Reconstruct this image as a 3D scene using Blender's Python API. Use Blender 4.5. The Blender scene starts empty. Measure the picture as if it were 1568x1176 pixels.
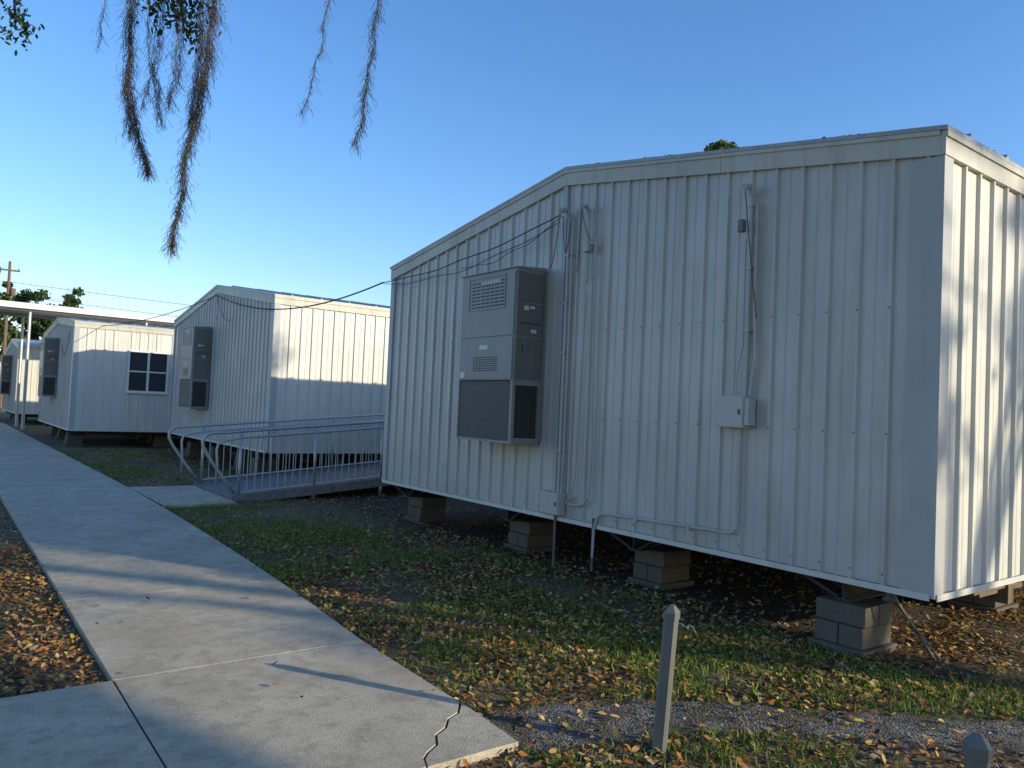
import bpy, bmesh, math, random
import numpy as np
from mathutils import Vector, Matrix, noise
random.seed(7); rng=np.random.default_rng(7)
scene=bpy.context.scene
# ------------------------------------------------------------------ helpers
def new_mat(name):
    m=bpy.data.materials.new(name); m.use_nodes=True
    nt=m.node_tree; nt.nodes.clear()
    out=nt.nodes.new('ShaderNodeOutputMaterial'); b=nt.nodes.new('ShaderNodeBsdfPrincipled')
    nt.links.new(b.outputs[0],out.inputs[0]); return m,nt,b
def nd(nt,t,**k):
    n=nt.nodes.new(t)
    for a,v in k.items(): setattr(n,a,v)
    return n
def coords(nt,scale=(1,1,1)):
    g=nd(nt,'ShaderNodeNewGeometry'); mp=nd(nt,'ShaderNodeMapping'); mp.inputs['Scale'].default_value=scale
    nt.links.new(g.outputs['Position'],mp.inputs['Vector']); return mp.outputs[0]
def noisen(nt,vec,scale,detail=3,rough=.55):
    n=nd(nt,'ShaderNodeTexNoise'); n.inputs['Scale'].default_value=scale; n.inputs['Detail'].default_value=detail; n.inputs['Roughness'].default_value=rough
    nt.links.new(vec,n.inputs['Vector']); return n.outputs['Fac']
def ramp(nt,fac,stops):
    r=nd(nt,'ShaderNodeValToRGB'); e=r.color_ramp.elements
    while len(e)<len(stops): e.new(.5)
    for i,(p,c) in enumerate(stops):
        e[i].position=p; e[i].color=(c[0],c[1],c[2],1)
    nt.links.new(fac,r.inputs[0]); return r.outputs[0]
def mix(nt,fac,a,b,mode='MIX'):
    m=nd(nt,'ShaderNodeMix',data_type='RGBA',blend_type=mode)
    if isinstance(fac,(int,float)): m.inputs[0].default_value=fac
    else: nt.links.new(fac,m.inputs[0])
    for i,v in ((6,a),(7,b)):
        if isinstance(v,tuple): m.inputs[i].default_value=(v[0],v[1],v[2],1)
        else: nt.links.new(v,m.inputs[i])
    return m.outputs[2]
def bump(nt,b,h,strength,dist=.01):
    n=nd(nt,'ShaderNodeBump'); n.inputs['Strength'].default_value=strength; n.inputs['Distance'].default_value=dist
    nt.links.new(h,n.inputs['Height']); nt.links.new(n.outputs[0],b.inputs['Normal'])
def painted(name,col,rough=.5,var=.12,dirt=.35,metal=0.,streak=True,bs=.15):
    m,nt,b=new_mat(name)
    v=coords(nt,(1,1,.10) if streak else (1,1,1)); v2=coords(nt)
    n1=noisen(nt,v,7,4,.65); n2=noisen(nt,v2,1.3,3)
    c=tuple(x*(1-var) for x in col); c2=tuple(min(1,x*(1+var*.6)) for x in col)
    base=ramp(nt,n2,[(.3,c),(.7,c2)])
    f=ramp(nt,n1,[(.48,(0,0,0)),(.80,(dirt,)*3)])
    col2=mix(nt,f,base,(col[0]*.58,col[1]*.52,col[2]*.42))
    nt.links.new(col2,b.inputs['Base Color']); b.inputs['Roughness'].default_value=rough; b.inputs['Metallic'].default_value=metal
    n3=noisen(nt,v2,9,1); bump(nt,b,n3,bs,.006)
    return m
def plain(name,col,rough=.6,metal=0.,var=.2,scale=20):
    m,nt,b=new_mat(name); v=coords(nt); n=noisen(nt,v,scale,3)
    c=ramp(nt,n,[(.3,tuple(x*(1-var) for x in col)),(.7,tuple(min(1,x*(1+var)) for x in col))])
    nt.links.new(c,b.inputs['Base Color']); b.inputs['Roughness'].default_value=rough; b.inputs['Metallic'].default_value=metal
    return m
def attr_mat(name,rough=.7,trans=0.):
    m,nt,b=new_mat(name); a=nd(nt,'ShaderNodeAttribute'); a.attribute_name='Col'
    nt.links.new(a.outputs['Color'],b.inputs['Base Color']); b.inputs['Roughness'].default_value=rough
    b.inputs['Specular IOR Level'].default_value=.25
    if trans>0:
        t=nd(nt,'ShaderNodeBsdfTranslucent'); nt.links.new(a.outputs['Color'],t.inputs[0])
        ms=nd(nt,'ShaderNodeMixShader'); ms.inputs[0].default_value=trans
        out=[n for n in nt.nodes if n.type=='OUTPUT_MATERIAL'][0]
        nt.links.new(b.outputs[0],ms.inputs[1]); nt.links.new(t.outputs[0],ms.inputs[2]); nt.links.new(ms.outputs[0],out.inputs[0])
    return m
def link(o,parent=None):
    scene.collection.objects.link(o)
    if parent: o.parent=parent
    return o
def empty(name,loc=(0,0,0)):
    e=bpy.data.objects.new(name,None); e.location=loc; e.empty_display_size=.3; link(e); return e
class MB:
    def __init__(s): s.v=[];s.f=[];s.m=[];s.cur=0
    def add(s,vs,fs):
        o=len(s.v); s.v+= [tuple(v) for v in vs]; s.f+=[tuple(i+o for i in f) for f in fs]; s.m+=[s.cur]*len(fs)
    def box(s,x0,x1,y0,y1,z0,z1):
        if x0>x1:x0,x1=x1,x0
        if y0>y1:y0,y1=y1,y0
        s.add([(x0,y0,z0),(x1,y0,z0),(x1,y1,z0),(x0,y1,z0),(x0,y0,z1),(x1,y0,z1),(x1,y1,z1),(x0,y1,z1)],
              [(3,2,1,0),(4,5,6,7),(0,1,5,4),(1,2,6,5),(2,3,7,6),(3,0,4,7)])
    def tube(s,pts,r,n=8,r2=None,cap=True):
        pts=[Vector(p) for p in pts]; k=len(pts); rings=[]
        up=None
        for i,p in enumerate(pts):
            d=(pts[min(i+1,k-1)]-pts[max(i-1,0)]).normalized()
            if up is None:
                up=d.orthogonal().normalized()
            up=(up-d*up.dot(d))
            if up.length<1e-6: up=d.orthogonal()
            up.normalize(); sd=d.cross(up)
            rr=r if r2 is None else r+(r2-r)*i/(k-1)
            if isinstance(r,(list,tuple)): rr=r[i]
            rings.append([p+up*math.cos(2*math.pi*j/n)*rr+sd*math.sin(2*math.pi*j/n)*rr for j in range(n)])
        vs=[v for rg in rings for v in rg]; fs=[]
        for i in range(k-1):
            for j in range(n):
                a=i*n+j;b_=i*n+(j+1)%n; fs.append((a,b_,b_+n,a+n))
        if cap: fs.append(tuple(reversed(range(n)))); fs.append(tuple(range((k-1)*n,k*n)))
        s.add(vs,fs)
    def prism(s,poly,z0,z1,bev=0.):
        n=len(poly)
        ins=[]
        for i in range(n):
            a=Vector(poly[i-1]);b=Vector(poly[i]);d=Vector(poly[(i+1)%n])
            e1=(b-a).normalized();e2=(d-b).normalized()
            n1=Vector((-e1.y,e1.x));n2=Vector((-e2.y,e2.x)); q=(n1+n2)
            q=q.normalized()/max(.4,q.normalized().dot(n1)) if q.length>1e-5 else n1
            ins.append(b+q*bev)
        vs=[(p[0],p[1],z0) for p in poly]+[(p[0],p[1],z1-bev) for p in poly]+[(p[0],p[1],z1) for p in ins]
        fs=[tuple(reversed(range(n))),tuple(range(2*n,3*n))]
        for i in range(n):
            j=(i+1)%n; fs.append((i,j,j+n,i+n)); fs.append((i+n,j+n,j+2*n,i+2*n))
        s.add(vs,fs)
    def obj(s,name,mats,parent=None,smooth=False,bevel=0):
        me=bpy.data.meshes.new(name); me.from_pydata(s.v,[],s.f); me.update()
        if not isinstance(mats,(list,tuple)): mats=[mats]
        for m in mats: me.materials.append(m)
        me.polygons.foreach_set('material_index',s.m)
        if smooth: me.polygons.foreach_set('use_smooth',[True]*len(s.f))
        o=bpy.data.objects.new(name,me); link(o,parent)
        if bevel:
            md=o.modifiers.new('b','BEVEL'); md.width=bevel; md.segments=2; md.limit_method='ANGLE'
        return o
def np_mesh(name,verts,nper,faces_local,cols,mat,parent=None):
    N=verts.shape[0]; V=verts.reshape(-1,3)
    fl=[list(f) for f in faces_local]; L=[len(f) for f in fl]
    base=(np.arange(N)*nper)[:,None]
    flat=np.concatenate([np.array(f) for f in fl])[None,:]+base
    me=bpy.data.meshes.new(name); me.vertices.add(len(V)); me.vertices.foreach_set('co',V.astype(np.float32).ravel())
    me.loops.add(flat.size); me.loops.foreach_set('vertex_index',flat.astype(np.int32).ravel())
    tot=np.tile(np.array(L),N); st=np.concatenate([[0],np.cumsum(tot)[:-1]])
    me.polygons.add(len(tot)); me.polygons.foreach_set('loop_start',st.astype(np.int32)); me.polygons.foreach_set('loop_total',tot.astype(np.int32))
    me.update(calc_edges=True); me.validate()
    a=me.attributes.new('Col','FLOAT_COLOR','POINT')
    c=np.ones((N,nper,4),np.float32); c[:,:,:3]=cols[:,None,:]
    a.data.foreach_set('color',c.ravel())
    me.materials.append(mat); o=bpy.data.objects.new(name,me); link(o,parent); return o
def rot_mats(yaw,pitch,roll):
    cy,sy=np.cos(yaw),np.sin(yaw);cp,sp=np.cos(pitch),np.sin(pitch);cr,sr=np.cos(roll),np.sin(roll)
    Rz=np.zeros((len(yaw),3,3));Rz[:,0,0]=cy;Rz[:,0,1]=-sy;Rz[:,1,0]=sy;Rz[:,1,1]=cy;Rz[:,2,2]=1
    Ry=np.zeros_like(Rz);Ry[:,0,0]=cp;Ry[:,0,2]=sp;Ry[:,2,0]=-sp;Ry[:,2,2]=cp;Ry[:,1,1]=1
    Rx=np.zeros_like(Rz);Rx[:,1,1]=cr;Rx[:,1,2]=-sr;Rx[:,2,1]=sr;Rx[:,2,2]=cr;Rx[:,0,0]=1
    return Rz@Ry@Rx
LEAF=np.array([(-.5,0,0),(-.18,.24,.10),(.22,.22,.10),(.5,0,.03),(.22,-.22,.10),(-.18,-.24,.10)])
def leaves(name,pos,size,cols,mat,tilt=.5,parent=None,curl=1.,aspect=1.):
    N=len(pos); sh=np.repeat(LEAF[None],N,0).copy(); sh[:,:,2]*=(rng.uniform(-.6,1.6,N)*curl)[:,None]; sh[:,:,1]*=aspect
    R=rot_mats(rng.uniform(0,6.283,N),rng.normal(0,tilt,N),rng.normal(0,tilt,N))
    v=np.einsum('nij,nkj->nki',R,sh)*size[:,None,None]+pos[:,None,:]
    return np_mesh(name,v,6,[(0,1,2,3),(0,3,4,5)],cols,mat,parent)
def palette(N,pal,w,var=.25):
    pal=np.array(pal); i=rng.choice(len(pal),N,p=np.array(w)/sum(w)); return np.clip(pal[i]*rng.uniform(1-var,1+var,(N,1)),0,1)
# ------------------------------------------------------------------ materials
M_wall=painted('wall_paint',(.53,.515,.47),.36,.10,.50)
M_wall_lit=painted('wall_paint_lit',(.64,.62,.55),.42,.08,.32)  # same paint as gable walls, lightened so the side walls read as sunlit
M_fascia=painted('fascia_paint',(.55,.52,.43),.5,.12,.7)
M_trim=painted('trim_paint',(.42,.42,.41),.45,.08,.25)
M_roof=plain('roof_metal',(.36,.35,.32),.5,.2)
M_gray=painted('ac_paint',(.27,.27,.255),.45,.08,.4)
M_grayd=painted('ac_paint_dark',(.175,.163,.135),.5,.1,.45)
M_panel=plain('ac_lower_panel',(.06,.06,.058),.55)
M_dark=plain('grille_dark',(.03,.028,.025),.6)
M_cond=painted('conduit_paint',(.47,.46,.42),.4,.08,.25)
M_steel=plain('frame_steel',(.055,.05,.045),.6,.3)
M_galv=plain('galvanised',(.42,.43,.42),.42,.5,.12,40)
M_gdull=plain('dull_steel',(.13,.13,.125),.5,.4,.2,30)
M_deck=plain('ramp_deck',(.17,.165,.155),.75,0,.25,12)
M_post=painted('post_grey',(.17,.168,.155),.55,.2,.6,.3)
M_screw=plain('screw',(.10,.09,.085),.5,.4)
M_wire=plain('wire',(.02,.02,.02),.6)
M_joint=plain('joint_dirt',(.035,.028,.02),1)
M_wood=plain('old_wood',(.16,.11,.07),.85,0,.3,8)
M_label=plain('label',(.65,.65,.62),.5,0,.05)
M_glass,_nt,_b=new_mat('window_glass'); _b.inputs['Base Color'].default_value=(.03,.035,.04,1); _b.inputs['Roughness'].default_value=.08
M_white=plain('white_paint',(.74,.73,.67),.5,0,.05)
M_block,nt,b=new_mat('concrete_block'); v=coords(nt); n=noisen(nt,v,60,4,.7); n2=noisen(nt,v,5,2)
c=ramp(nt,n,[(.25,(.075,.068,.057)),(.75,(.19,.172,.14))]); c=mix(nt,n2,c,(.12,.09,.06)); nt.links.new(c,b.inputs['Base Color']); b.inputs['Roughness'].default_value=.95; bump(nt,b,n,.6,.01)
M_conc,nt,b=new_mat('sidewalk_concrete'); v=coords(nt)
n1=noisen(nt,v,1.4,4,.65); n2=noisen(nt,v,160,2,.7); n3=noisen(nt,v,8,5,.75)
c=ramp(nt,n1,[(.3,(.44,.365,.26)),(.7,(.66,.565,.42))])
c=mix(nt,ramp(nt,n2,[(.32,(.75,.75,.75)),(.55,(0,0,0))]),c,(.21,.17,.12))
c=mix(nt,ramp(nt,n3,[(.46,(0,0,0)),(.68,(.8,.8,.8))]),c,(.30,.245,.17))
nt.links.new(c,b.inputs['Base Color']); b.inputs['Roughness'].default_value=.88; bump(nt,b,mix(nt,.35,n2,n3),.7,.008)
M_ground,nt,b=new_mat('soil_and_litter'); v=coords(nt)
n1=noisen(nt,v,.9,3,.6); n2=noisen(nt,v,35,4,.75); n3=noisen(nt,v,6,3,.7)
vo=nd(nt,'ShaderNodeTexVoronoi'); vo.inputs['Scale'].default_value=34; nt.links.new(v,vo.inputs['Vector'])
soil=ramp(nt,n2,[(.3,(.035,.026,.017)),(.7,(.14,.10,.062))])
lit=ramp(nt,vo.outputs['Color'],[(.1,(.08,.045,.022)),(.45,(.22,.125,.055)),(.7,(.33,.21,.10)),(.9,(.17,.17,.04))])
c=mix(nt,ramp(nt,n3,[(.4,(.2,)*3),(.6,(.8,)*3)]),soil,lit)
gr=ramp(nt,n2,[(.3,(.025,.036,.010)),(.7,(.09,.115,.026))])
c=mix(nt,ramp(nt,n1,[(.46,(0,0,0)),(.60,(.6,.6,.6))]),c,gr)
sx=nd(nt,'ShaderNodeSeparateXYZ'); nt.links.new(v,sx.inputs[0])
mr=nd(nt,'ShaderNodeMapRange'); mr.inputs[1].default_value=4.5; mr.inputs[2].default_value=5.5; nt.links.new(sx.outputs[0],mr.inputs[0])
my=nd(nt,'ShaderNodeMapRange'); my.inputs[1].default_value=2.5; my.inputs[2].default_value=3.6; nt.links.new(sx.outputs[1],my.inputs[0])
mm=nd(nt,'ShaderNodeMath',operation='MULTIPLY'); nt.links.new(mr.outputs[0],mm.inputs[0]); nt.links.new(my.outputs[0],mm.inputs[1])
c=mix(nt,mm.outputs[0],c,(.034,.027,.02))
nt.links.new(c,b.inputs['Base Color']); b.inputs['Roughness'].default_value=1; bump(nt,b,mix(nt,.5,vo.outputs['Distance'],n2),.9,.03)
M_grav,nt,b=new_mat('gravel_asphalt'); v=coords(nt); vo=nd(nt,'ShaderNodeTexVoronoi'); vo.inputs['Scale'].default_value=75; nt.links.new(v,vo.inputs['Vector'])
c=ramp(nt,vo.outputs['Color'],[(.1,(.055,.05,.044)),(.5,(.17,.152,.128)),(.9,(.33,.30,.255))]); n3=noisen(nt,v,4,3)
c=mix(nt,ramp(nt,n3,[(.40,(0,0,0)),(.58,(.9,.9,.9))]),c,(.10,.072,.045)); nt.links.new(c,b.inputs['Base Color']); b.inputs['Roughness'].default_value=.95; bump(nt,b,vo.outputs['Distance'],1,.012)
M_leaf=attr_mat('dry_leaf',.75,.15); M_grass=attr_mat('grass_blade',.6,.35); M_fol=attr_mat('oak_foliage',.55,.2); M_moss=attr_mat('moss_fibre',.9,.3)
M_bark,nt,b=new_mat('bark'); v=coords(nt,(1,1,.3)); n=noisen(nt,v,14,5,.75); nt.links.new(ramp(nt,n,[(.3,(.04,.033,.027)),(.7,(.15,.125,.1))]),b.inputs['Base Color']); b.inputs['Roughness'].default_value=1; bump(nt,b,n,1,.04)
# ------------------------------------------------------------------ ground & paths
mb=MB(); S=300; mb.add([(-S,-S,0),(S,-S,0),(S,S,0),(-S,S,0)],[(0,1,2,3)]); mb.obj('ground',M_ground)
mb=MB(); ZT=.045
ys=[4.602]+[6.5+2.0*i for i in range(18)]
def rx(y):
    PP=[(2.8,2.30),(4.6,2.34),(6.1,2.45),(8.3,2.55),(11.2,2.63),(13.8,2.67),(45,2.55)]
    for (a,b_),(c_,d_) in zip(PP,PP[1:]):
        if y<=c_: return b_+(d_-b_)*(y-a)/(c_-a)
    return 2.55
BV=.0006
for a,b_ in zip(ys,ys[1:]):
    yy=[a+.004,(a+b_)/2,b_-.004]
    poly=[(.865,yy[0])]+[(rx(t),t) for t in yy]+[(.865,yy[2])]
    mb.prism(poly,-.06,ZT,BV)
mb.prism([(.870,2.86),(1.790,2.86),(1.822,2.94),(1.862,2.98),(1.942,3.03),(1.992,3.12),(2.080,3.17),(2.143,3.248),(2.230,3.29),(2.313,3.40),(2.34,4.598),(.870,4.598)],-.06,ZT,BV)
mb.prism([(1.80,2.86),(2.29,2.855),(2.325,3.39),(2.237,3.280),(2.151,3.238),(2.087,3.160),(2.001,3.110),(1.951,3.021),(1.870,2.970),(1.829,2.93)],-.06,ZT-.003,BV)
for i in range(4):
    mb.prism([(.86-1.5*(i+1)+.008,2.86),(.86-1.5*i,2.86),(.86-1.5*i,4.6),(.86-1.5*(i+1)+.008,4.6)],-.06,ZT,BV)
mb.prism([(2.69,11.6),(3.72,11.62),(3.72,14.0),(2.69,14.0)],-.06,ZT-.004,.004)
sw=mb.obj('sidewalk',M_conc)
mb=MB()
for a in ys: mb.box(.875,rx(a)-.004,a-.006,a+.010,-.05,ZT-.0035)
mb.box(.855,.873,2.87,4.59,-.05,ZT-.0035); mb.box(2.642,2.688,11.7,13.9,-.05,ZT-.01)
for (a,b_) in (((1.79,2.875),(1.85,2.965)),((1.93,3.02),(2.0,3.12)),((2.08,3.16),(2.15,3.245)),((2.22,3.28),(2.31,3.385))):
    mb.box(a[0]-.01,b_[0]+.01,a[1],b_[1],-.05,ZT-.012)
mb.obj('joint_dirt',M_joint,sw)
GT=[(2.32,3.3),(2.71,3.16),(3.05,3.08),(3.35,2.93),(3.7,2.66),(4.01,2.38),(4.45,2.02),(4.86,1.68),(5.6,1.1),(7,.1),(9,-1.6)]
GB=[(2.2,2.75),(2.49,2.66),(2.9,2.6),(3.25,2.42),(3.6,2.15),(3.95,1.85),(4.38,1.42),(4.8,1.1),(5.5,.5),(6.8,-.5),(8.6,-2.3)]
def dens(PP):
    o=[]
    for (a,b_),(c_,d_) in zip(PP,PP[1:]):
        for k in range(8):
            t=k/8; x=a+(c_-a)*t; y=b_+(d_-b_)*t; q=noise.noise(Vector((x*4,y*4,3)))*.16; o.append((x+q,y+q))
    return o
T=dens(GT);B=dens(GB); mb=MB(); n=len(T)
mb.add([(x,y,.004) for x,y in B]+[(x,y,.004) for x,y in T],[(i,i+1,i+1+n,i+n) for i in range(n-1)]); mb.obj('gravel_path',M_grav)
def in_gravel(x,y):
    for i in range(len(GT)-1):
        if GT[i][0]<=x<GT[i+1][0]:
            t=(x-GT[i][0])/(GT[i+1][0]-GT[i][0]); yt=GT[i][1]+(GT[i+1][1]-GT[i][1])*t
            return yt-.5<y<yt
    return False
# ------------------------------------------------------------------ buildings
def corrug(mb,origin,u,nrm,length,zb,ztop,sp=.2286,h=.024,start=.06):
    o=Vector(origin);u=Vector(u);nr=Vector(nrm); prof=[(0,0)]; p=start
    while p+sp<length:
        prof+=[(p,0),(p+.010,h),(p+.030,h),(p+.040,0)]
        m=p+.040+(sp-.040)*.5
        prof+=[(m-.010,0),(m,h*.22),(m+.010,0)]
        p+=sp
    prof.append((length,0)); vs=[];fs=[]
    for d,off in prof:
        q=o+u*d+nr*off; vs.append((q.x,q.y,zb)); vs.append((q.x,q.y,ztop(d)))
    for i in range(len(prof)-1): fs.append((2*i,2*i+2,2*i+3,2*i+1))
    mb.add(vs,fs); return prof
def building(x0,y0,w,L,zb,ze,zp,fh=.16,near_detail=False,win=None):
    E=empty('portable_classroom',(0,0,0)); yr=y0+w/2; y1=y0+w; x1=x0+L
    roof=lambda y: ze+(zp-ze)*(1-abs(y-yr)/(w/2))
    mb=MB(); corrug(mb,(x0,y0,0),(0,1,0),(-1,0,0),w,zb,lambda d: roof(y0+d)-.06)
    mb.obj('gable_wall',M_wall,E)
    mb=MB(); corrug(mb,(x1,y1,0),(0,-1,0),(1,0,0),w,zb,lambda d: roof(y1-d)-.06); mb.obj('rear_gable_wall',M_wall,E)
    mb=MB()
    if win:
        wx0,wx1,wz0,wz1=win
        corrug(mb,(x0,y0,0),(1,0,0),(0,-1,0),wx0-x0,zb,lambda d: ze-.06)
        corrug(mb,(wx1,y0,0),(1,0,0),(0,-1,0),x1-wx1,zb,lambda d: ze-.06)
        corrug(mb,(wx0,y0,0),(1,0,0),(0,-1,0),wx1-wx0,wz1,lambda d: ze-.06)
        corrug(mb,(wx0,y0,0),(1,0,0),(0,-1,0),wx1-wx0,zb,lambda d: wz0)
    else: corrug(mb,(x0,y0,0),(1,0,0),(0,-1,0),L,zb,lambda d: ze-.06)
    mb.obj('side_wall',M_wall_lit,E)
    mb=MB(); corrug(mb,(x1,y1,0),(-1,0,0),(0,1,0),L,zb,lambda d: ze-.06); mb.obj('back_side_wall',M_wall_lit,E)
    mb=MB(); ov=.05; e=.03
    for (ya,yb) in ((y0-ov,yr),(yr,y1+ov)):
        za,zb_=(roof(y0)-ov*.15,zp) if ya<yr-.01 else (zp,roof(y1)-ov*.15)
        X0=x0-ov;X1=x1+ov
        mb.add([(X0,ya,za),(X1,ya,za),(X1,yb,zb_),(X0,yb,zb_),(X0,ya,za+e),(X1,ya,za+e),(X1,yb,zb_+e),(X0,yb,zb_+e)],
           [(3,2,1,0),(4,5,6,7),(0,1,5,4),(1,2,6,5),(2,3,7,6),(3,0,4,7)])
        for k in range(int(L/.6)):
            xx=x0+.3+k*.6
            mb.add([(xx-.02,ya,za+e),(xx+.02,ya,za+e),(xx+.02,yb,zb_+e),(xx-.02,yb,zb_+e),(xx,ya,za+e+.03),(xx,yb,zb_+e+.03)],[(0,4,5,3),(4,1,2,5),(0,1,4)])
    mb.obj('roof',M_roof,E)
    mb=MB(); t=.035
    for (ya,yb) in ((y0,yr),(yr,y1)):
        za,zc=roof(ya)-.002,roof(yb)-.002
        joints=[0,.47,1] if near_detail else [0,1]
        for a,b_ in zip(joints,joints[1:]):
            q0=ya+(yb-ya)*a+(.004 if a>0 else 0);q1=ya+(yb-ya)*b_; r0=za+(zc-za)*a;r1=za+(zc-za)*b_
            for (xo,xi) in ((x0-t,x0-.0),(x1,x1+t)):
                mb.add([(xo,q0,r0-fh),(xi,q0,r0-fh),(xi,q1,r1-fh),(xo,q1,r1-fh),(xo,q0,r0),(xi,q0,r0),(xi,q1,r1),(xo,q1,r1)],
                  [(3,2,1,0),(4,5,6,7),(0,1,5,4),(1,2,6,5),(2,3,7,6),(3,0,4,7)])
                xx0,xx1=(xo-.012,xo) if xo<x0 else (xi,xi+.012)
                mb.add([(xx0,q0,r0-.03),(xx1,q0,r0-.03),(xx1,q1,r1-.03),(xx0,q1,r1-.03),(xx0,q0,r0+.0),(xx1,q0,r0+.0),(xx1,q1,r1+.0),(xx0,q1,r1+.0)],
                  [(3,2,1,0),(4,5,6,7),(0,1,5,4),(1,2,6,5),(2,3,7,6),(3,0,4,7)])
    mb.box(x0-t,x1+t,y0-t,y0-.001,ze-fh-.002,ze-.004); mb.box(x0-t-.004,x1+t,y0-t-.014,y0-t,ze-.045,ze-.006)
    mb.box(x0-t,x1+t,y1+.001,y1+t,ze-fh-.002,ze-.004)
    mb.obj('fascia',M_fascia,E)
    mb=MB()
    mb.box(x0-.028,x0-.001,y0-.028,y0+.19,zb-.012,ze-fh-.004)
    mb.box(x0-.026,x0+.10,y0-.0275,y0-.001,zb-.012,ze-fh-.004)
    mb.box(x0-.028,x0-.001,y1-.08,y1+.024,zb-.012,ze-fh-.004)
    mb.box(x0-.030,x0-.001,yr-.03,yr+.03,zb-.01,zp-fh-.01)
    mb.obj('corner_trim',M_trim,E)
    mb=MB()
    mb.box(x0-.036,x0-.031,y0+.0,y1,zb-.03,zb+.012); mb.box(x0-.004,x1,y0-.038,y0-.032,zb-.03,zb+.012)
    mb.obj('base_trim',M_wall_lit,E)
    mb=MB(); mb.box(x0+.01,x1-.01,y0+.01,y1-.01,zb+.02,zb+.10)
    zt=zb+.018
    bys=[y0+.66,y0+2.72,y0+4.68,y0+7.0] if near_detail else [y0+.8,y0+2.7,y0+4.7,y0+6.7]
    for yb in bys:
        mb.box(x0+.12,x1-.1,yb-.06,yb+.06,zt-.015,zt); mb.box(x0+.12,x1-.1,yb-.006,yb+.006,zt-.19,zt-.015); mb.box(x0+.12,x1-.1,yb-.06,yb+.06,zt-.205,zt-.19)
        for k in range(int(L/1.2)):
            xx=x0+.3+k*1.2
            for sgn in (-1,1):
                mb.tube([(xx,yb+sgn*.05,zt-.18),(xx,yb+sgn*.42,zt-.01)],.014,5)
        for sgn in (-1,1): mb.tube([(x0+.14,yb+sgn*.05,zt-.19),(x0+.05,yb+sgn*.36,zt-.03)],.016,5)
    for k in range(int(L/.6)): mb.box(x0+.1+k*.6,x0+.14+k*.6,y0+.02,y1-.02,zt-.012,zt+.02)
    mb.obj('floor_frame',M_steel,E)
    mb=MB(); mb.box(x0-.0,x0+.03,y0+.02,y1-.02,zb-.028,zb+.01); mb.obj('rim_board',M_wood,E)
    mb=MB(); rs=random.Random(int(y0*10))
    for bi,yb in enumerate(bys):
        for k in range(int(L/2.4)+1):
            back=0.02 if bi==0 else .30
            xx=x0+.0+k*2.4+back+rs.uniform(-.03,.03); yb2=yb+rs.uniform(-.03,.03); ph=zt-.205
            mb.box(xx-.06,xx+.42,yb2-.21,yb2+.21,-.03,.05)
            hs=(ph-.05)/2
            mb.box(xx-.02,xx+.38,yb2-.18,yb2-.004,.052,.052+hs-.004); mb.box(xx-.02,xx+.38,yb2+.004,yb2+.18,.052,.052+hs-.004)
            mb.box(xx-.0,xx+.19,yb2-.185,yb2+.185,.052+hs,ph-.002); mb.box(xx+.198,xx+.39,yb2-.185,yb2+.185,.052+hs,ph-.002)
    mb.obj('concrete_block_piers',M_block,E,bevel=.008)
    if win:
        mb=MB(); mb.cur=0; f=.05
        yo=y0-.04
        mb.box(wx0,wx1,yo,y0+.03,wz0,wz0+f);mb.box(wx0,wx1,yo,y0+.03,wz1-f,wz1)
        mb.box(wx0,wx0+f,yo,y0+.03,wz0+f,wz1-f);mb.box(wx1-f,wx1,yo,y0+.03,wz0+f,wz1-f)
        xm=(wx0+wx1)/2; mb.box(xm-.03,xm+.03,yo,y0+.03,wz0+f,wz1-f); zm=(wz0+wz1)/2
        mb.box(wx0+f,xm-.03,y0-.015,y0+.02,zm-.02,zm+.02);mb.box(xm+.03,wx1-f,y0-.015,y0+.02,zm-.02,zm+.02)
        mb.box(wx0-.03,wx1+.03,yo-.03,yo-.001,wz0-.03,wz0+.02)
        mb.cur=1; mb.box(wx0+f,wx1-f,y0+.022,y0+.026,wz0+f,wz1-f)
        mb.obj('window',[M_white,M_glass],E)
    mb=MB(); rows=[zb+.08,zb+1.02,zb+1.88] if near_detail else [zb+1.0]
    p=.06
    while p<w:
        for z in rows:
            y=y0+p+.020
            if y>y0+.2 and y<y1-.1: mb.tube([(x0-.022,y,z),(x0-.029,y,z)],.006,6)
        p+=.2286
    mb.obj('screws',M_screw,E)
    return E
B1=building(5.16,2.28,7.44,11.5,.53,3.54,4.12,near_detail=True)
B2=building(5.16,14.45,7.6,11.5,.60,3.60,4.17)
B3=building(3.12,24.6,7.6,11,.50,3.56,3.90,win=(4.50,5.62,1.63,2.86))
B4=building(2.95,40,7.6,11,.5,3.5,3.95)
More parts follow.
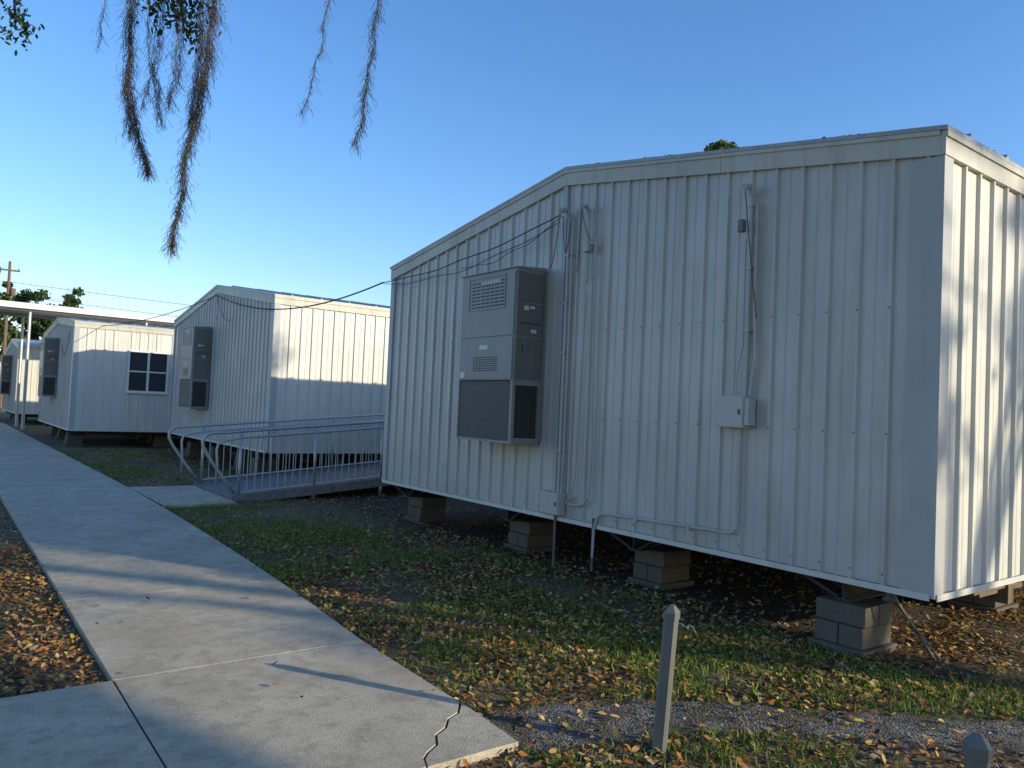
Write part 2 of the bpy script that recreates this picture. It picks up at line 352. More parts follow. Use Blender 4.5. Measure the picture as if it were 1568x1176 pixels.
# ------------------------------------------------------------------ air conditioners
def ac(xw,y0,y1,z0,z1,dep):
    E=empty('wall_mounted_air_conditioner'); xf=xw-dep; h=z1-z0; w=y1-y0
    mb=MB()
    zl=z0+.35*h; xb=xw-.030
    mb.box(xf,xb,y0,y1,zl,z1)
    for (a,b_) in ((y0,y0+.04),(y1-.025,y1)):
        mb.box(xf,xf+.035,a,b_,z0,zl-.001); mb.box(xb-.035,xb,a,b_,z0,zl-.001)
    mb.box(xf,xb,y0,y1,z0-.03,z0-.001)
    mb.box(xf+.036,xb-.036,y0+.0,y0+.012,zl-.05,zl-.001); mb.box(xf+.036,xb-.036,y0,y0+.012,z0,z0+.03)
    mb.add([(xf-.02,y0-.012,z1),(xb,y0-.012,z1),(xb,y1+.012,z1),(xf-.02,y1+.012,z1),(xf-.02,y0-.012,z1+.012),(xb,y0-.012,z1+.04),(xb,y1+.012,z1+.04),(xf-.02,y1+.012,z1+.012)],
       [(3,2,1,0),(4,5,6,7),(0,1,5,4),(1,2,6,5),(2,3,7,6),(3,0,4,7)])
    pz=[(zl+.012,z0+.60*h),(z0+.612*h,z0+.985*h)]
    for a,b_ in pz: mb.box(xf-.012,xf-.001,y0+.02,y1-.02,a,b_)
    q0,q1,s0,s1=y0+.17*w,y0+.84*w,z0+.775*h,z0+.975*h
    mb.box(xf-.020,xf-.0121,q0,q1,s0,s0+.012);mb.box(xf-.020,xf-.0121,q0,q1,s1-.012,s1);mb.box(xf-.020,xf-.0121,q0,q0+.012,s0+.012,s1-.012);mb.box(xf-.020,xf-.0121,q1-.012,q1,s0+.012,s1-.012)
    mb.box(xw-.042,xw-.029,y0-.05,y0-.001,z0,z1); mb.box(xw-.042,xw-.029,y1+.001,y1+.05,z0,z1)
    mb.obj('cabinet',M_gray,E)
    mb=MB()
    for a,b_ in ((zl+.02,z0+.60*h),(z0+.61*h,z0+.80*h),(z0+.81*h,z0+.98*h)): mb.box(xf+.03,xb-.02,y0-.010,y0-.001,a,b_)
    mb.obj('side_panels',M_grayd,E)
    mb=MB()
    mb.box(xf+.035,xb-.03,y0+.03,y1-.03,z0+.001,zl-.003)
    for i in range(8):
        for j in range(7):
            yy=y0+w*.20+j*w*.086; z_=z0+(.79+i*.021)*h
            mb.box(xf-.0135,xf-.0122,yy,yy+w*.07,z_,z_+.008*h)
    for i in range(9):
        for k in range(7):
            yy=y0+w*(.27+i*.05); mb.box(xf-.0135,xf-.0122,yy,yy+w*.036,z0+(.405+k*.013)*h,z0+(.405+k*.013)*h+.006*h)
    mb.box(xf+.05,xb-.05,y0-.0125,y0-.0105,z0+.68*h,z0+.686*h)
    mb.box(xf+.09,xf+.10,y0-.013,y0-.0105,z0+.5*h,z0+.56*h)
    mb.obj('vents',M_dark,E)
    mb=MB(); mb.box(xf+.006,xf+.014,y0+.041,y1-.026,z0+.001,zl-.012)
    mb.obj('lower_front_panel',M_panel,E)
    mb=MB()
    for k in range(22):
        zz=z0+.035+(zl-z0-.09)*k/21
        mb.box(xf+.037,xb-.037,y0+.014,y0+.016,zz,zz+.0025)
    for k in range(5):
        xx=xf+.05+(dep-.16)*k/4; mb.box(xx,xx+.002,y0+.0165,y0+.018,z0+.03,zl-.05)
    mb.obj('coil_guard',M_grayd,E)
    mb=MB(); mb.box(xf-.0155,xf-.0122,y0+w*.45,y0+w*.60,z0+.535*h,z0+.56*h); mb.box(xf-.0155,xf-.0122,y1-.14,y1-.05,z0+.365*h,z0+.40*h)
    for i in range(7): mb.box(xf-.0155,xf-.0136,y0+w*(.27+i*.05),y0+w*(.27+i*.05)+w*.035,z0+.93*h,z0+.948*h)
    mb.box(xf+.1,xf+.16,y0-.014,y0-.0105,z0+.76*h,z0+.785*h);mb.box(xf+.18,xf+.24,y0-.014,y0-.0105,z0+.77*h,z0+.785*h);mb.box(xf+.2,xf+.27,y0-.014,y0-.0105,z0+.63*h,z0+.65*h)
    mb.obj('labels',M_label,E)
    return E
ac(5.16,6.27,7.29,1.28,3.08,.41)
ac(5.16,18.55,19.6,1.33,3.2,.41)
ac(3.12,27.8,28.9,1.4,3.2,.41)
ac(2.95,43,44,1.3,3.1,.41)
# ------------------------------------------------------------------ conduits
C=empty('electrical_conduit'); mb=MB(); xw=5.16-.05
def arc(c,r,a0,a1,n=6):
    return [(c[0]+r*math.cos(math.radians(a0+(a1-a0)*i/n)),c[1]+r*math.sin(math.radians(a0+(a1-a0)*i/n))) for i in range(n+1)]
def cpath(pts,r,x=xw): mb.tube([(x,p[0],p[1]) for p in pts],r,8)
cpath([(3.70,3.42),(3.70,2.2),(3.70,1.80)],.015)
cpath([(3.645,3.30),(3.64,2.5),(3.62,2.1),(3.66,1.80)],.012)
cpath([(3.745,3.05),(3.74,2.2),(3.79,1.95),(3.78,1.8)],.008)
cpath([(3.74,1.54),(3.74,.80)]+arc((3.82,.78),.08,180,270)[1:]+[(5.18,.665)]+[(5.27,.655),(5.33,.60),(5.36,.5),(5.37,.22)],.013)
cpath([(5.90,3.62),(5.90,1.5),(5.90,.79)],.019)
cpath([(5.84,3.55),(5.84,1.2),(5.86,.79)],.011)
cpath([(5.60,3.62),(5.60,2.9)],.012)
cpath([(5.49,3.35),(5.47,2.3),(5.44,1.3),(5.44,.9)]+[(5.46,.78),(5.53,.71),(5.62,.69),(5.78,.69)],.013)
cpath([(5.60,2.8),(5.64,1.6),(5.66,.95),(5.70,.76),(5.78,.72)],.009)
for z in (3.2,2.7,2.2,1.2):
    mb.box(xw-.022,xw+.03,5.875,5.925,z,z+.02)
    if z>1.8: mb.box(xw-.02,xw+.03,3.675,3.725,z+.1,z+.12)
mb.box(xw-.02,xw+.03,4.2,4.23,.655,.70); mb.box(xw-.02,xw+.03,4.8,4.83,.65,.69)
mb.tube([(xw,3.70,3.40),(xw-.03,3.70,3.46),(xw-.1,3.70,3.44)],.026,8)
mb.tube([(xw,5.90,3.60),(xw-.04,5.90,3.68),(xw-.12,5.91,3.64)],.03,8)
mb.tube([(xw,5.60,3.60),(xw-.05,5.60,3.66),(xw-.1,5.61,3.63)],.022,8)
mb.box(5.06,5.13,5.56,5.64,3.2,3.28)
mb.obj('pipes',M_cond,C,smooth=False)
mb=MB(); cpath([(5.93,.57),(5.93,.03)],.014); cpath([(5.37,.6),(5.37,.10)],.013); mb.obj('ground_stubs',M_gdull,C)
def eb(y0,y1,z0,z1,d,name):
    E=empty(name); m=MB(); m.box(5.130-d,5.130,y0,y1,z0,z1); m.box(5.13-d-.006,5.13-d-.001,y0+.008,y1-.008,z0+.008,z1-.008)
    m.box(5.13-d*.6,5.13-d*.4,y0-.004,y0-.001,z0+.3*(z1-z0),z0+.45*(z1-z0)); m.obj('enclosure',M_cond,E,bevel=.004)
    m=MB(); m.box(5.13-d-.012,5.13-d-.0065,y0+.03,y0+.05,(z0+z1)/2-.02,(z0+z1)/2+.02); m.obj('latch',M_screw,E)
eb(3.66,3.93,1.54,1.79,.09,'electrical_box'); eb(5.80,6.10,.57,.79,.1,'electrical_box')
m=MB(); m.box(5.04,5.13,3.615,3.655,1.56,1.77); m.obj('breaker',M_cond,C,bevel=.004)
m=MB(); m.box(5.05,5.10,3.735,3.785,3.10,3.20); m.obj('photocell',M_grayd,C,bevel=.006)
W=empty('power_cable'); mb=MB()
def sagw(a,b,s,r,n=20,wob=0):
    a=Vector(a);b=Vector(b); pts=[]
    for i in range(n+1):
        t=i/n; p=a.lerp(b,t); p.z-=s*4*t*(1-t); p.z+=wob*math.sin(t*17)*math.sin(t*math.pi); pts.append(p)
    mb.tube(pts,r,5)
sagw((5.03,5.95,3.62),(5.02,9.78,3.33),.10,.007,24,.012)
sagw((5.03,5.95,3.55),(5.02,9.78,3.31),.17,.0045,24,-.02)
sagw((5.03,5.93,3.60),(5.06,7.8,3.30),.12,.004,16,.02)
sagw((5.02,9.78,3.33),(5.06,18.0,3.92),.35,.012,30)
sagw((5.06,18.0,3.92),(3.05,28.3,3.75),.35,.010,24)
sagw((5.06,18.0,3.9),(5.1,17.0,3.3),.2,.006,14)
sagw((3.08,25.4,3.3),(3.08,27.0,3.0),.5,.007,14)
mb.obj('cable_run',M_wire,W)
mb=MB()
sagw((5.02,5.9,3.6),(5.08,5.85,3.55),.35,.005,14)
sagw((5.02,5.95,3.62),(5.08,6.15,3.1),.12,.005,14)
sagw((5.02,5.62,3.64),(5.08,5.5,3.3),.10,.005,14)
sagw((5.02,5.62,3.62),(5.08,5.72,3.0),.08,.005,14)
sagw((5.03,3.71,3.44),(5.08,3.60,2.4),.05,.005,14,.03)
mb.obj('loose_leads',M_gdull,W)
# ------------------------------------------------------------------ wheelchair ramp
R=empty('wheelchair_ramp'); sl=.088
def rz(x): return max(0,(x-3.75))*sl
mb=MB(); xe=10.
for (ya,yb,th,tp) in ((12.03,14.03,.03,.05),(11.97,12.03,.14,.09),(14.03,14.09,.14,.09)):
    vs=[]
    for x in (3.75,xe):
        z=rz(x)+tp; vs+=[(x,ya,z-th),(x,yb,z-th),(x,yb,z),(x,ya,z)]
    mb.add(vs,[(0,1,2,3),(7,6,5,4),(0,4,5,1),(1,5,6,2),(2,6,7,3),(3,7,4,0)])
mb.obj('deck',M_deck,R)
mb=MB()
for y in (12.0,14.06):
    def P(x,h): return (x,y,rz(x)+h)
    x=3.86
    while x<xe: mb.tube([P(x,0),P(x,1.04)],.024,8); mb.tube([(x,y,0),P(x,.05)],.03,6); x+=1.22
    mb.tube([P(xe,1.08),P(3.6,1.06),(3.42,y,1.05),(3.34,y,1.02),(3.29,y,.95),(3.29,y,.86),(3.36,y,.72),(3.60,y,.38),(3.80,y,.12)],.024,10)
    mb.tube([P(xe,.97),P(3.86,.97),(3.6,y,.93),(3.52,y,.88),(3.50,y,.8),(3.52,y,.55),(3.52,y,.25)],.019,10)
    mb.tube([P(xe,.12),P(3.86,.12)],.018,8)
    x=3.86+.122
    while x<xe: mb.tube([P(x,.12),P(x,.96)],.009,5,cap=False); x+=.122
mb.obj('handrails',M_galv,R,smooth=True)
# ------------------------------------------------------------------ posts with chain
def post(px,py,h,lean):
    E=empty('metal_post',(px,py,0)); mb=MB(); w=.032
    lx,ly=lean
    def ring(z,w):
        o=(lx*z,ly*z); c=w*.35
        a=[(w,w-c),(w-c,w),(-w+c,w),(-w,w-c),(-w,-w+c),(-w+c,-w),(w-c,-w),(w,-w+c)]
        th=.5
        return [(o[0]+x*math.cos(th)-y*math.sin(th),o[1]+x*math.sin(th)+y*math.cos(th),z) for x,y in a]
    rs=[ring(-.05,w),ring(h-.07,w),ring(h-.068,w*1.12),ring(h-.035,w*1.12),ring(h-.008,w*.5),ring(h,w*.25)]
    vs=[v for r_ in rs for v in r_]; fs=[]
    for i in range(len(rs)-1):
        for j in range(8): fs.append((i*8+j,i*8+(j+1)%8,(i+1)*8+(j+1)%8,(i+1)*8+j))
    fs.append(tuple(range(40,48))); mb.add(vs,fs); mb.obj('shaft',M_post,E)
    mb=MB(); hz=h-.10
    bx,by=lx*hz,ly*hz
    d=Vector((.80,-.60,0)); p=Vector((bx,by,hz))+d*.036
    def linkp(c,ax,up,a=.018,b_=.011,r=.0035):
        pts=[c+ax*(a*math.cos(t))+up*(b_*math.sin(t)) for t in [i*2*math.pi/12 for i in range(13)]]; mb.tube(pts,r,6,cap=False)
    z=Vector((0,0,1)); s=Vector((.6,.8,0))
    linkp(p+d*.008,d,z); linkp(p+d*.034-z*.002,d,s); linkp(p+d*.058-z*.008,(d-z*.3).normalized(),z); linkp(p+d*.078-z*.02,(d*.6-z).normalized(),s)
    mb.obj('chain',M_gdull,E,smooth=True)
post(2.86,2.49,.70,(.045,-.034)); post(2.54,.98,.70,(.0,.0))
A=empty('ground_anchor'); mb=MB()
mb.tube([(5.32,2.62,.47),(5.64,2.46,.0)],.012,6); mb.tube([(5.36,2.68,.47),(5.60,2.40,.02)],.005,5)
mb.tube([(5.28,2.60,.53),(5.28,2.60,.47),(5.28,2.60,.42)],[.03,.03,.055],12)
mb.obj('strap',M_gdull,A)
mb=MB(); mb.box(6.0,6.75,2.36,2.50,.42,.46); mb.box(6.2,7.0,2.40,2.56,.375,.415); mb.box(6.55,6.60,2.34,2.62,.30,.50); mb.obj('timber_shims',M_wood,A,bevel=.005)
# ------------------------------------------------------------------ covered walkway
E=empty('covered_walkway'); mb=MB(); y0=34.6;y1=38
mb.box(-8,24,y0,y1,4.70,4.74); mb.box(-8,24,y0-.04,y0-.001,4.66,4.88);mb.box(-8,24,y1+.001,y1+.04,4.66,4.88)
for k in range(60):
    xx=-8+k*.53; mb.box(xx,xx+.05,y0,y1,4.74,4.80)
mb.obj('canopy',M_white,E)
mb=MB()
for xx in (-7,-3.2,.4,2.85,7,11,15,19):
    for yy in (y0+.3,y1-.3): mb.tube([(xx,yy,0),(xx,yy,4.58)],.06,10)
for yy in (y0+.3,y1-.3): mb.box(-8,24,yy-.05,yy+.05,4.58,4.695)
mb.obj('columns_and_beams',M_galv,E)
E=empty('utility_pole'); mb=MB(); mb.tube([(4.3,71.6,0),(4.3,71.6,11.5)],.15,8,r2=.1); mb.box(3.6,5.0,71.5,71.7,10.75,10.87); mb.tube([(3.7,71.6,10.8),(3.7,71.6,11)],.05,6);mb.tube([(4.9,71.6,10.8),(4.9,71.6,11)],.05,6)
mb.tube([(4.6,71.5,8.8),(4.6,71.5,9.4)],.2,10); mb.obj('pole',M_wood,E)
mb=MB()
for (a,z,s) in ((4.3,9.9,.5),(4.3,8.9,.7)): sagw((a,71.6,z),(a+60,66,z-.2),s,.018,24); sagw((a,71.6,z),(a-50,75,z),s,.018,24)
mb.obj('lines',M_wire,E)
# ------------------------------------------------------------------ trees
def tree(name,pos,h,cr,nl=7,clumps=70,lper=120,lsize=.16,trunk_r=.4,fork=.25,seed=1,flat=.55,green=((.035,.055,.015),(.055,.085,.02),(.025,.04,.012)),cs=(.07,.16)):
    rs=random.Random(seed); E=empty(name,(0,0,0)); mb=MB(); P=Vector(pos); fz=h*fork
    tp=P+Vector((rs.uniform(-.3,.3),rs.uniform(-.3,.3),fz))
    mb.tube([P-Vector((0,0,.2)),P+Vector((0,0,.25)),P.lerp(tp,.5),tp],[trunk_r*1.5,trunk_r*1.1,trunk_r*.9,trunk_r*.8],10)
    ends=[]
    for i in range(nl):
        a=2*math.pi*(i+rs.uniform(-.3,.3))/nl; rr=cr*rs.uniform(.55,.95); hz=(h-fz)*rs.uniform(.45,.85)
        e=tp+Vector((math.cos(a)*rr,math.sin(a)*rr,hz)); m1=tp.lerp(e,.33)+Vector((0,0,hz*.12)); m2=tp.lerp(e,.68)+Vector((rs.uniform(-.5,.5),rs.uniform(-.5,.5),hz*.14))
        r0=trunk_r*.5; mb.tube([tp-Vector((0,0,.2)),m1,m2,e],[r0,r0*.75,r0*.45,r0*.15],8)
        for q,rq in ((m1,.6),(m2,.5),(e,.3)):
            for k in range(3):
                a2=a+rs.uniform(-1.3,1.3); l=cr*rs.uniform(.25,.5); e2=q+Vector((math.cos(a2)*l,math.sin(a2)*l,l*rs.uniform(-.1,.9)))
                mb.tube([q,q.lerp(e2,.5)+Vector((0,0,.15*l)),e2],[r0*rq*.5,r0*rq*.3,.02],6); ends.append(e2); ends.append(q.lerp(e2,.6))
        ends.append(e)
    mb.obj('trunk_and_limbs',M_bark,E,smooth=True)
    pos_l=[];g=np.random.default_rng(seed)
    for k in range(clumps):
        c=np.array(ends[rs.randrange(len(ends))])+g.normal(0,cr*.09,3); s=cr*rs.uniform(*cs)
        d=g.normal(0,1,(lper,3)); d/=np.linalg.norm(d,axis=1)[:,None]; d*=(g.uniform(0,1,(lper,1))**.5)*s; d[:,2]*=flat
        pos_l.append(c+d)
    p=np.concatenate(pos_l); N=len(p)
    leaves('foliage',p,rng.uniform(.6,1.4,N)*lsize,palette(N,green,(3,2,3),.3),M_fol,1.2,E)
    return E
to_sun=Vector((1.875,-3.04,1)).normalized()
tree('live_oak_tree',(11,-14,0),12,7.0,8,42,90,.17,.42,.42,11,.5,cs=(.04,.10))
tree('live_oak_tree',(13.2,-10.6,0),9.2,4.6,7,15,80,.14,.18,.45,17,.5,cs=(.05,.12))
tree('live_oak_tree',(24.8,-13.4,0),13,6.5,8,60,110,.20,.5,.40,12,.5,cs=(.06,.13))
tree('live_oak_tree',(38,-24,0),15,8,8,80,110,.24,.5,.3,14)
tree('oak_tree',(4.0,76,0),10.6,4.6,7,110,120,.32,.3,.3,21,.7,((.07,.11,.03),(.10,.14,.04),(.04,.07,.02)))
tree('oak_tree',(10.3,78,0),10.2,5.0,7,110,120,.32,.3,.3,22,.7,((.07,.11,.03),(.10,.14,.04),(.04,.07,.02)))
tree('oak_tree',(25.2,17,0),13.0,2.2,7,80,110,.2,.3,.5,23,.9,((.13,.18,.04),(.16,.21,.05),(.07,.11,.03)))
FH=Vector((math.sin(math.radians(37.1)),math.cos(math.radians(37.1)),0)); HR=Vector((FH.y,-FH.x,0))
def LP(L,Z,D=5.): 
    k=D/5.; return FH*D+HR*(L*k)+Vector((0,0,1.6+(Z-1.6)*k))
E=empty('spanish_moss_oak'); mb=MB()
tb=Vector((-4.2,1.0,0)); fk=Vector((-4.0,1.2,3.2))
mb.tube([tb-Vector((0,0,.2)),tb+Vector((0,0,.4)),tb.lerp(fk,.6),fk],[.75,.5,.42,.4],12)
limb=[fk,Vector((-3.0,2.6,4.6)),Vector((-1.6,4.2,5.3)),LP(-3.4,4.95),LP(-2.3,4.8),LP(-1.2,4.75),LP(-.2,4.95)]
mb.tube(limb,[.3,.24,.19,.12,.09,.06,.03],10)
for q in ([(-5,2.5,5),(-6.5,4.5,7)],[(-4.5,-.5,5),(-4.8,-3,7.2)],[(-3,0,5.4),(-.5,-1,7),(2,-1.5,7.8)],[(-5.5,0,5.2),(-8,-1,7)],[(-3.4,-1.5,5.6),(-1.5,-4.5,7.2),(0,-7,8)]):
    pts=[fk]+[Vector(a) for a in q]; mb.tube(pts,[.28]+[.2,.12,.05][:len(pts)-1],10)
mb.tube([LP(-2.3,4.8),LP(-2.35,4.45),LP(-2.3,4.15),LP(-2.28,4.0)],[.03,.02,.01,.005],6)
mb.tube([LP(-3.5,4.95),LP(-3.45,4.5),LP(-3.40,4.0)],[.03,.015,.006],6)
mb.obj('trunk_and_limbs',M_bark,E,smooth=True)
lp=[]
for (L,Z,sx,sz,n,D) in ((-3.42,4.03,.06,.08,110,5),(-3.33,3.95,.05,.05,40,5),(-2.32,4.12,.10,.06,120,5),(-2.22,4.0,.04,.05,50,5),(-2.45,4.18,.06,.03,40,5),(-2.27,4.2,.12,.03,70,5),(-2.7,4.6,.4,.15,250,5.2),(-1.4,4.7,.5,.12,220,5.2),(-3.6,4.6,.25,.2,150,5)):
    for i in range(n): lp.append(LP(L+random.gauss(0,sx),Z+random.gauss(0,sz),D+random.gauss(0,.08)))
lp=np.array(lp); N=len(lp)
leaves('foliage',lp,rng.uniform(.03,.055,N),palette(N,((.03,.05,.015),(.06,.09,.02)),(2,1)),M_fol,1.1,E,aspect=.9)
cp=[]; 
while len(cp)<150:
    c=Vector((random.uniform(-10,4.5),random.uniform(-9,6),random.uniform(6.2,9.5))); d=c.dot(FH)
    if d>.3 and (c.z-1.6-.8)/d<.85: continue
    cp.append(c)
g=np.random.default_rng(5); pl=[]
for c in cp:
    d=g.normal(0,1,(70,3)); d/=np.linalg.norm(d,axis=1)[:,None]; d*=(g.uniform(0,1,(70,1))**.5)*random.uniform(.5,.9); d[:,2]*=.5; pl.append(np.array(c)+d)
pl=np.concatenate(pl); N=len(pl)
leaves('unseen_crown_foliage',pl,rng.uniform(.12,.26,N),palette(N,((.035,.055,.015),(.055,.085,.02)),(2,1)),M_fol,1.1,E)  # leaf clumps added out of view to block skylight from overhead
strands=[([(-2.64,4.75),(-2.64,4.16),(-2.645,3.75),(-2.60,3.45),(-2.50,3.22),(-2.47,3.06)],.042,12,1200),
 ([(-2.60,4.75),(-2.62,4.16),(-2.64,3.6),(-2.58,3.30)],.03,7,450),
 ([(-2.43,4.75),(-2.44,4.18),(-2.45,3.72),(-2.40,3.40)],.04,10,420),
 ([(-2.30,4.75),(-2.32,4.18),(-2.30,3.8),(-2.36,3.5)],.045,8,400),
 ([(-2.09,4.75),(-2.09,4.19),(-2.10,3.85),(-2.155,3.52),(-2.21,3.2),(-2.25,2.85),(-2.268,2.56)],.048,14,1900),
 ([(-2.16,4.75),(-2.16,4.19),(-2.17,3.75),(-2.21,3.4)],.045,10,600),
 ([(-2.82,4.75),(-2.82,4.16),(-2.835,3.88)],.02,4,60),([(-2.52,4.75),(-2.52,4.16),(-2.49,3.7),(-2.52,3.5)],.03,6,150),
 ([(-1.31,4.75),(-1.336,4.22),(-1.392,3.84),(-1.455,3.5)],.010,4,130),
 ([(-.99,4.85),(-1.0,4.24),(-1.027,3.89),(-1.06,3.59),(-1.103,3.30)],.018,7,420)]
V=[];Cc=[]
MC=[(.14,.105,.07),(.20,.16,.11),(.08,.065,.05),(.26,.19,.12),(.15,.135,.105)]
def samp(pts,t):
    t=min(max(t,0),1); k=t*(len(pts)-1); i=min(int(k),len(pts)-2); f=k-i; return pts[i][0]+(pts[i+1][0]-pts[i][0])*f, pts[i][1]+(pts[i+1][1]-pts[i][1])*f
def fibre(ps,r,col):
    for p0,p1 in zip(ps,ps[1:]):
        for ax in (HR,FH):
            V.append([p0-ax*r,p0+ax*r,p1+ax*r*.8,p1-ax*r*.8]); Cc.append(col)
for pts,wd,nf,nc in strands:
    D0=5+random.uniform(-.12,.12); ph=random.uniform(0,99)
    def centre(t):
        L,Z=samp(pts,t); return L+noise.noise(Vector((t*7,ph,0)))*.035, Z, D0+noise.noise(Vector((t*7,ph,7)))*.05
    for s in range(nf):
        tmax=1. if s<2 else random.uniform(.5,1); ox,oy=random.gauss(0,.5),random.gauss(0,.5); sd=random.uniform(0,99); ps=[]
        for i in range(int(70*tmax)+1):
            t=i/70; L,Z,D=centre(t); w_=wd*max(0.,1-t)**.5
            ps.append(LP(L+ox*w_+noise.noise(Vector((t*22,sd,1)))*.016,Z,D+oy*w_+noise.noise(Vector((t*22,sd,3)))*.016))
        fibre(ps,.0014,random.choice(MC))
    for s in range(nc):
        t=random.uniform(0,1)**.9; L,Z,D=centre(t); w_=wd*(max(0.,1-t)**.5)+.004
        p=LP(L+random.gauss(0,.55)*w_,Z,D+random.gauss(0,.55)*w_); n=random.randint(3,7); ps=[p]; dx=random.gauss(0,.006);dy=random.gauss(0,.006)
        for i in range(n):
            dx+=random.gauss(0,.006); dy+=random.gauss(0,.006); p=p+HR*dx+FH*dy-Vector((0,0,random.uniform(.004,.02))); ps.append(p); dx*=.6;dy*=.6
        fibre(ps,.0012,random.choice(MC))
np_mesh('spanish_moss',np.array([[tuple(a) for a in q] for q in V]),4,[(0,1,2,3)],np.array(Cc),M_moss,E)
# ------------------------------------------------------------------ leaf litter & grass
def scatter(n,x0,x1,y0,y1,fn):
    x=rng.uniform(x0,x1,n);y=rng.uniform(y0,y1,n); r=rng.uniform(0,1,n)
    keep=[i for i in range(n) if r[i]<fn(x[i],y[i])]
    return np.stack([x[keep],y[keep]],1)
def nz(x,y,s,o=0): return noise.noise(Vector((x*s,y*s,o)))
def walk(x,y): return (.84<x<rx(y)+.02 and y>2.84) or (x<.9 and 2.84<y<4.62) or (2.66<x<3.75 and 11.58<y<14.02)
def leafd(x,y):
    if walk(x,y): return (.0012 if nz(x,y,1.5,4)<.3 else .004)+(.012 if (rx(y)-x<.12 or (x-.86<.08 and y>4.7)) else 0)
    d=.68+.7*nz(x,y,1.4,1)
    if x<.9: d+=.3
    if in_gravel(x,y): d*=.22
    if x>5.4 and 3.0<y<9.7: d*=.25
    if 2.6<x<5.1 and y>6.8: d*=.5
    if y>9: d*=.7
    return max(0.03,d)
P1=scatter(115000,-2.5,9,.2,9,leafd); P2=scatter(40000,-2,7,9,24,leafd)
PL=np.concatenate([P1,P2]); N=len(PL); z=np.where([walk(a,b_) for a,b_ in PL],ZT+.006,.010)+rng.uniform(0,.02,N)
pos=np.column_stack([PL,z])
cols=palette(N,((.48,.25,.075),(.44,.17,.04),(.15,.075,.035),(.60,.39,.14),(.27,.19,.11),(.055,.038,.024),(.52,.39,.07)),(3,2.4,2.4,1.8,1.8,1.9,.9),.3)
leaves('fallen_leaves',pos,rng.uniform(.026,.060,N),cols,M_leaf,.36)
def grassd(x,y):
    if walk(x,y) or in_gravel(x,y) or x<.9 and y<14 and nz(x,y,.8,8)<.2: return 0
    if x>5.15 and y>2.2: return 0
    v=.42+2.0*nz(x,y,1.1,22)+1.2*nz(x,y,3.5,2)
    g=math.exp(-((x-3.5)**2/.9+(y-9.0)**2/3))*.9
    g2=math.exp(-((x-4.0)**2/1.4+(y-3.4)**2/1.4))*.6
    ed=.5 if 0<x-rx(y)<.12 and nz(x,y,2,6)>-.1 else 0
    return max(0,min(1,v*.5+g+g2+ed-.10))*(.35 if x>4.4 and y>4 else 1)
G1=scatter(130000,2.3,8,-.2,7.5,grassd); G2=scatter(85000,1.5,5.2,7.5,24,grassd)
Gp=np.concatenate([G1,G2]); N=len(Gp)
h=rng.uniform(.02,.062,N); a=rng.uniform(0,6.283,N); w=rng.uniform(.0025,.006,N); ln=rng.normal(0,.028,(N,2))
b0=np.column_stack([Gp[:,0]-np.cos(a)*w,Gp[:,1]-np.sin(a)*w,np.zeros(N)]);b1=np.column_stack([Gp[:,0]+np.cos(a)*w,Gp[:,1]+np.sin(a)*w,np.zeros(N)])
m0=np.column_stack([Gp[:,0]-np.cos(a)*w*.8+ln[:,0]*.3,Gp[:,1]-np.sin(a)*w*.8+ln[:,1]*.3,h*.6]);m1=np.column_stack([Gp[:,0]+np.cos(a)*w*.8+ln[:,0]*.3,Gp[:,1]+np.sin(a)*w*.8+ln[:,1]*.3,h*.6])
t=np.column_stack([Gp[:,0]+ln[:,0],Gp[:,1]+ln[:,1],h])
np_mesh('grass',np.stack([b0,b1,m1,m0,t],1),5,[(0,1,2,3),(3,2,4)],palette(N,((.12,.20,.022),(.20,.28,.04),(.30,.29,.075),(.06,.10,.016)),(4,3,2.4,2),.25),M_grass)
Pp=scatter(9000,2.2,6.5,.3,3.4,lambda x,y: .8 if in_gravel(x,y) else .04); N=len(Pp)
leaves('gravel_stones',np.column_stack([Pp,np.full(N,.006)]),rng.uniform(.006,.018,N),palette(N,((.26,.24,.21),(.13,.12,.105),(.37,.35,.31)),(2,2,1)),M_leaf,.5,curl=3,aspect=1.6)
rl=[]
for i in range(900):
    y=random.uniform(2.28,6.0)
    if noise.noise(Vector((y*2.2,1,1)))<.08: continue
    rl.append((5.125+abs(random.gauss(0,.03)),y,3.54+.58*(y-2.28)/3.72+.030+random.uniform(0,.008)))
for i in range(500):
    x=random.uniform(5.16,9); rl.append((x,2.25+abs(random.gauss(0,.04)),3.57+random.uniform(0,.008)))
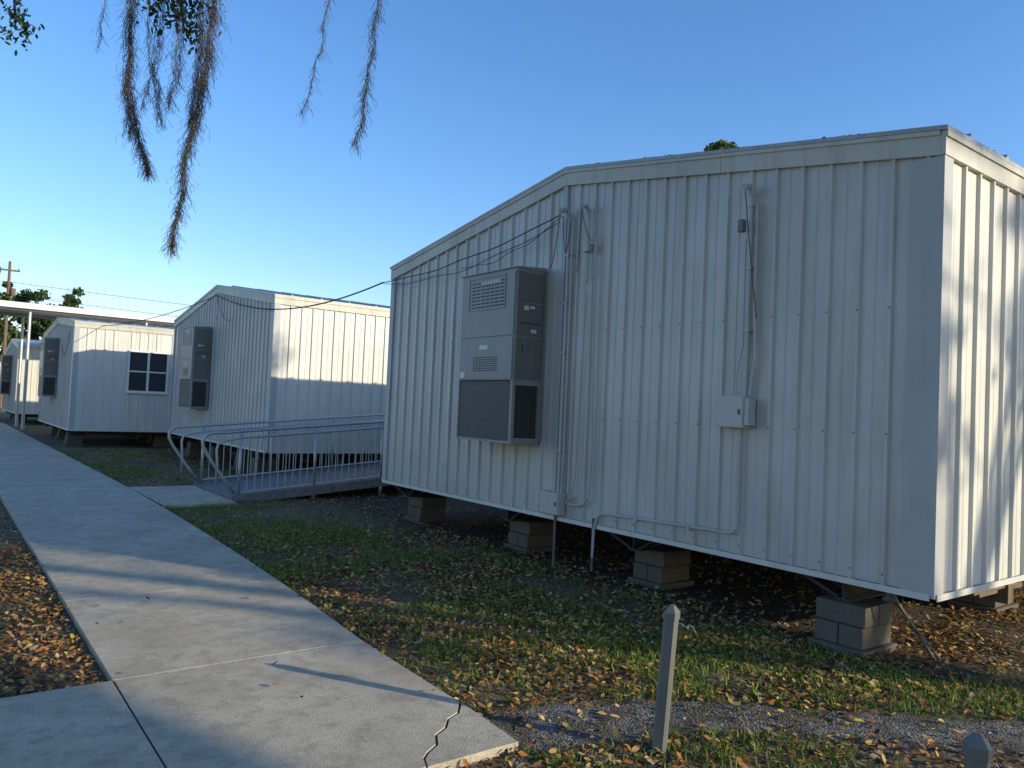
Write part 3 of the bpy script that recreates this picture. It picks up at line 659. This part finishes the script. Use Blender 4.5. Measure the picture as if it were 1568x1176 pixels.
rl=np.array(rl);N=len(rl); leaves('roof_leaf_litter',rl,rng.uniform(.015,.035,N),palette(N,((.06,.04,.025),(.12,.07,.04)),(2,1)),M_leaf,.3,B1)
# ------------------------------------------------------------------ light, sky, camera
w=bpy.data.worlds.new('World'); scene.world=w; w.use_nodes=True; nt=w.node_tree
bg=nt.nodes['Background']; sky=nt.nodes.new('ShaderNodeTexSky'); sky.sky_type='NISHITA'; sky.sun_disc=False
el=math.asin(to_sun.z); sky.sun_elevation=el; sky.sun_rotation=math.atan2(to_sun.x,to_sun.y); sky.air_density=1.2; sky.dust_density=.3; sky.ozone_density=3.5
hs=nt.nodes.new('ShaderNodeHueSaturation'); hs.inputs['Saturation'].default_value=1.16; hs.inputs['Value'].default_value=1.45
tn=nt.nodes.new('ShaderNodeMix'); tn.data_type='RGBA'; tn.blend_type='MULTIPLY'; tn.inputs[0].default_value=1; tn.inputs[7].default_value=(1.08,1.04,1.2,1)
nt.links.new(sky.outputs[0],hs.inputs['Color']); nt.links.new(hs.outputs[0],tn.inputs[6]); nt.links.new(tn.outputs[2],bg.inputs[0]); bg.inputs[1].default_value=.15
lt=bpy.data.lights.new('sun','SUN'); lt.energy=5; lt.angle=math.radians(.55); lt.color=(1,.90,.68); so=bpy.data.objects.new('sun',lt); link(so)
so.rotation_euler=to_sun.to_track_quat('Z','Y').to_euler(); so.location=(10,-10,20)
p=math.radians(1.95);r=math.radians(2.54); Z=Vector((0,0,1))
fw=math.cos(p)*FH+math.sin(p)*Z; up=-math.sin(p)*FH+math.cos(p)*Z
ix=math.cos(r)*HR+math.sin(r)*up; iy=-math.sin(r)*HR+math.cos(r)*up
cd=bpy.data.cameras.new('camera'); cam=bpy.data.objects.new('camera',cd); link(cam)
m=Matrix((ix,iy,-fw)).transposed().to_4x4(); m.translation=Vector((0,0,1.6)); cam.matrix_world=m
cd.sensor_width=36; cd.lens=36*1171/1568; cd.clip_end=2000; cd.clip_start=.05
scene.camera=cam
scene.view_settings.view_transform='Standard'; scene.view_settings.look='None'; scene.view_settings.exposure=0
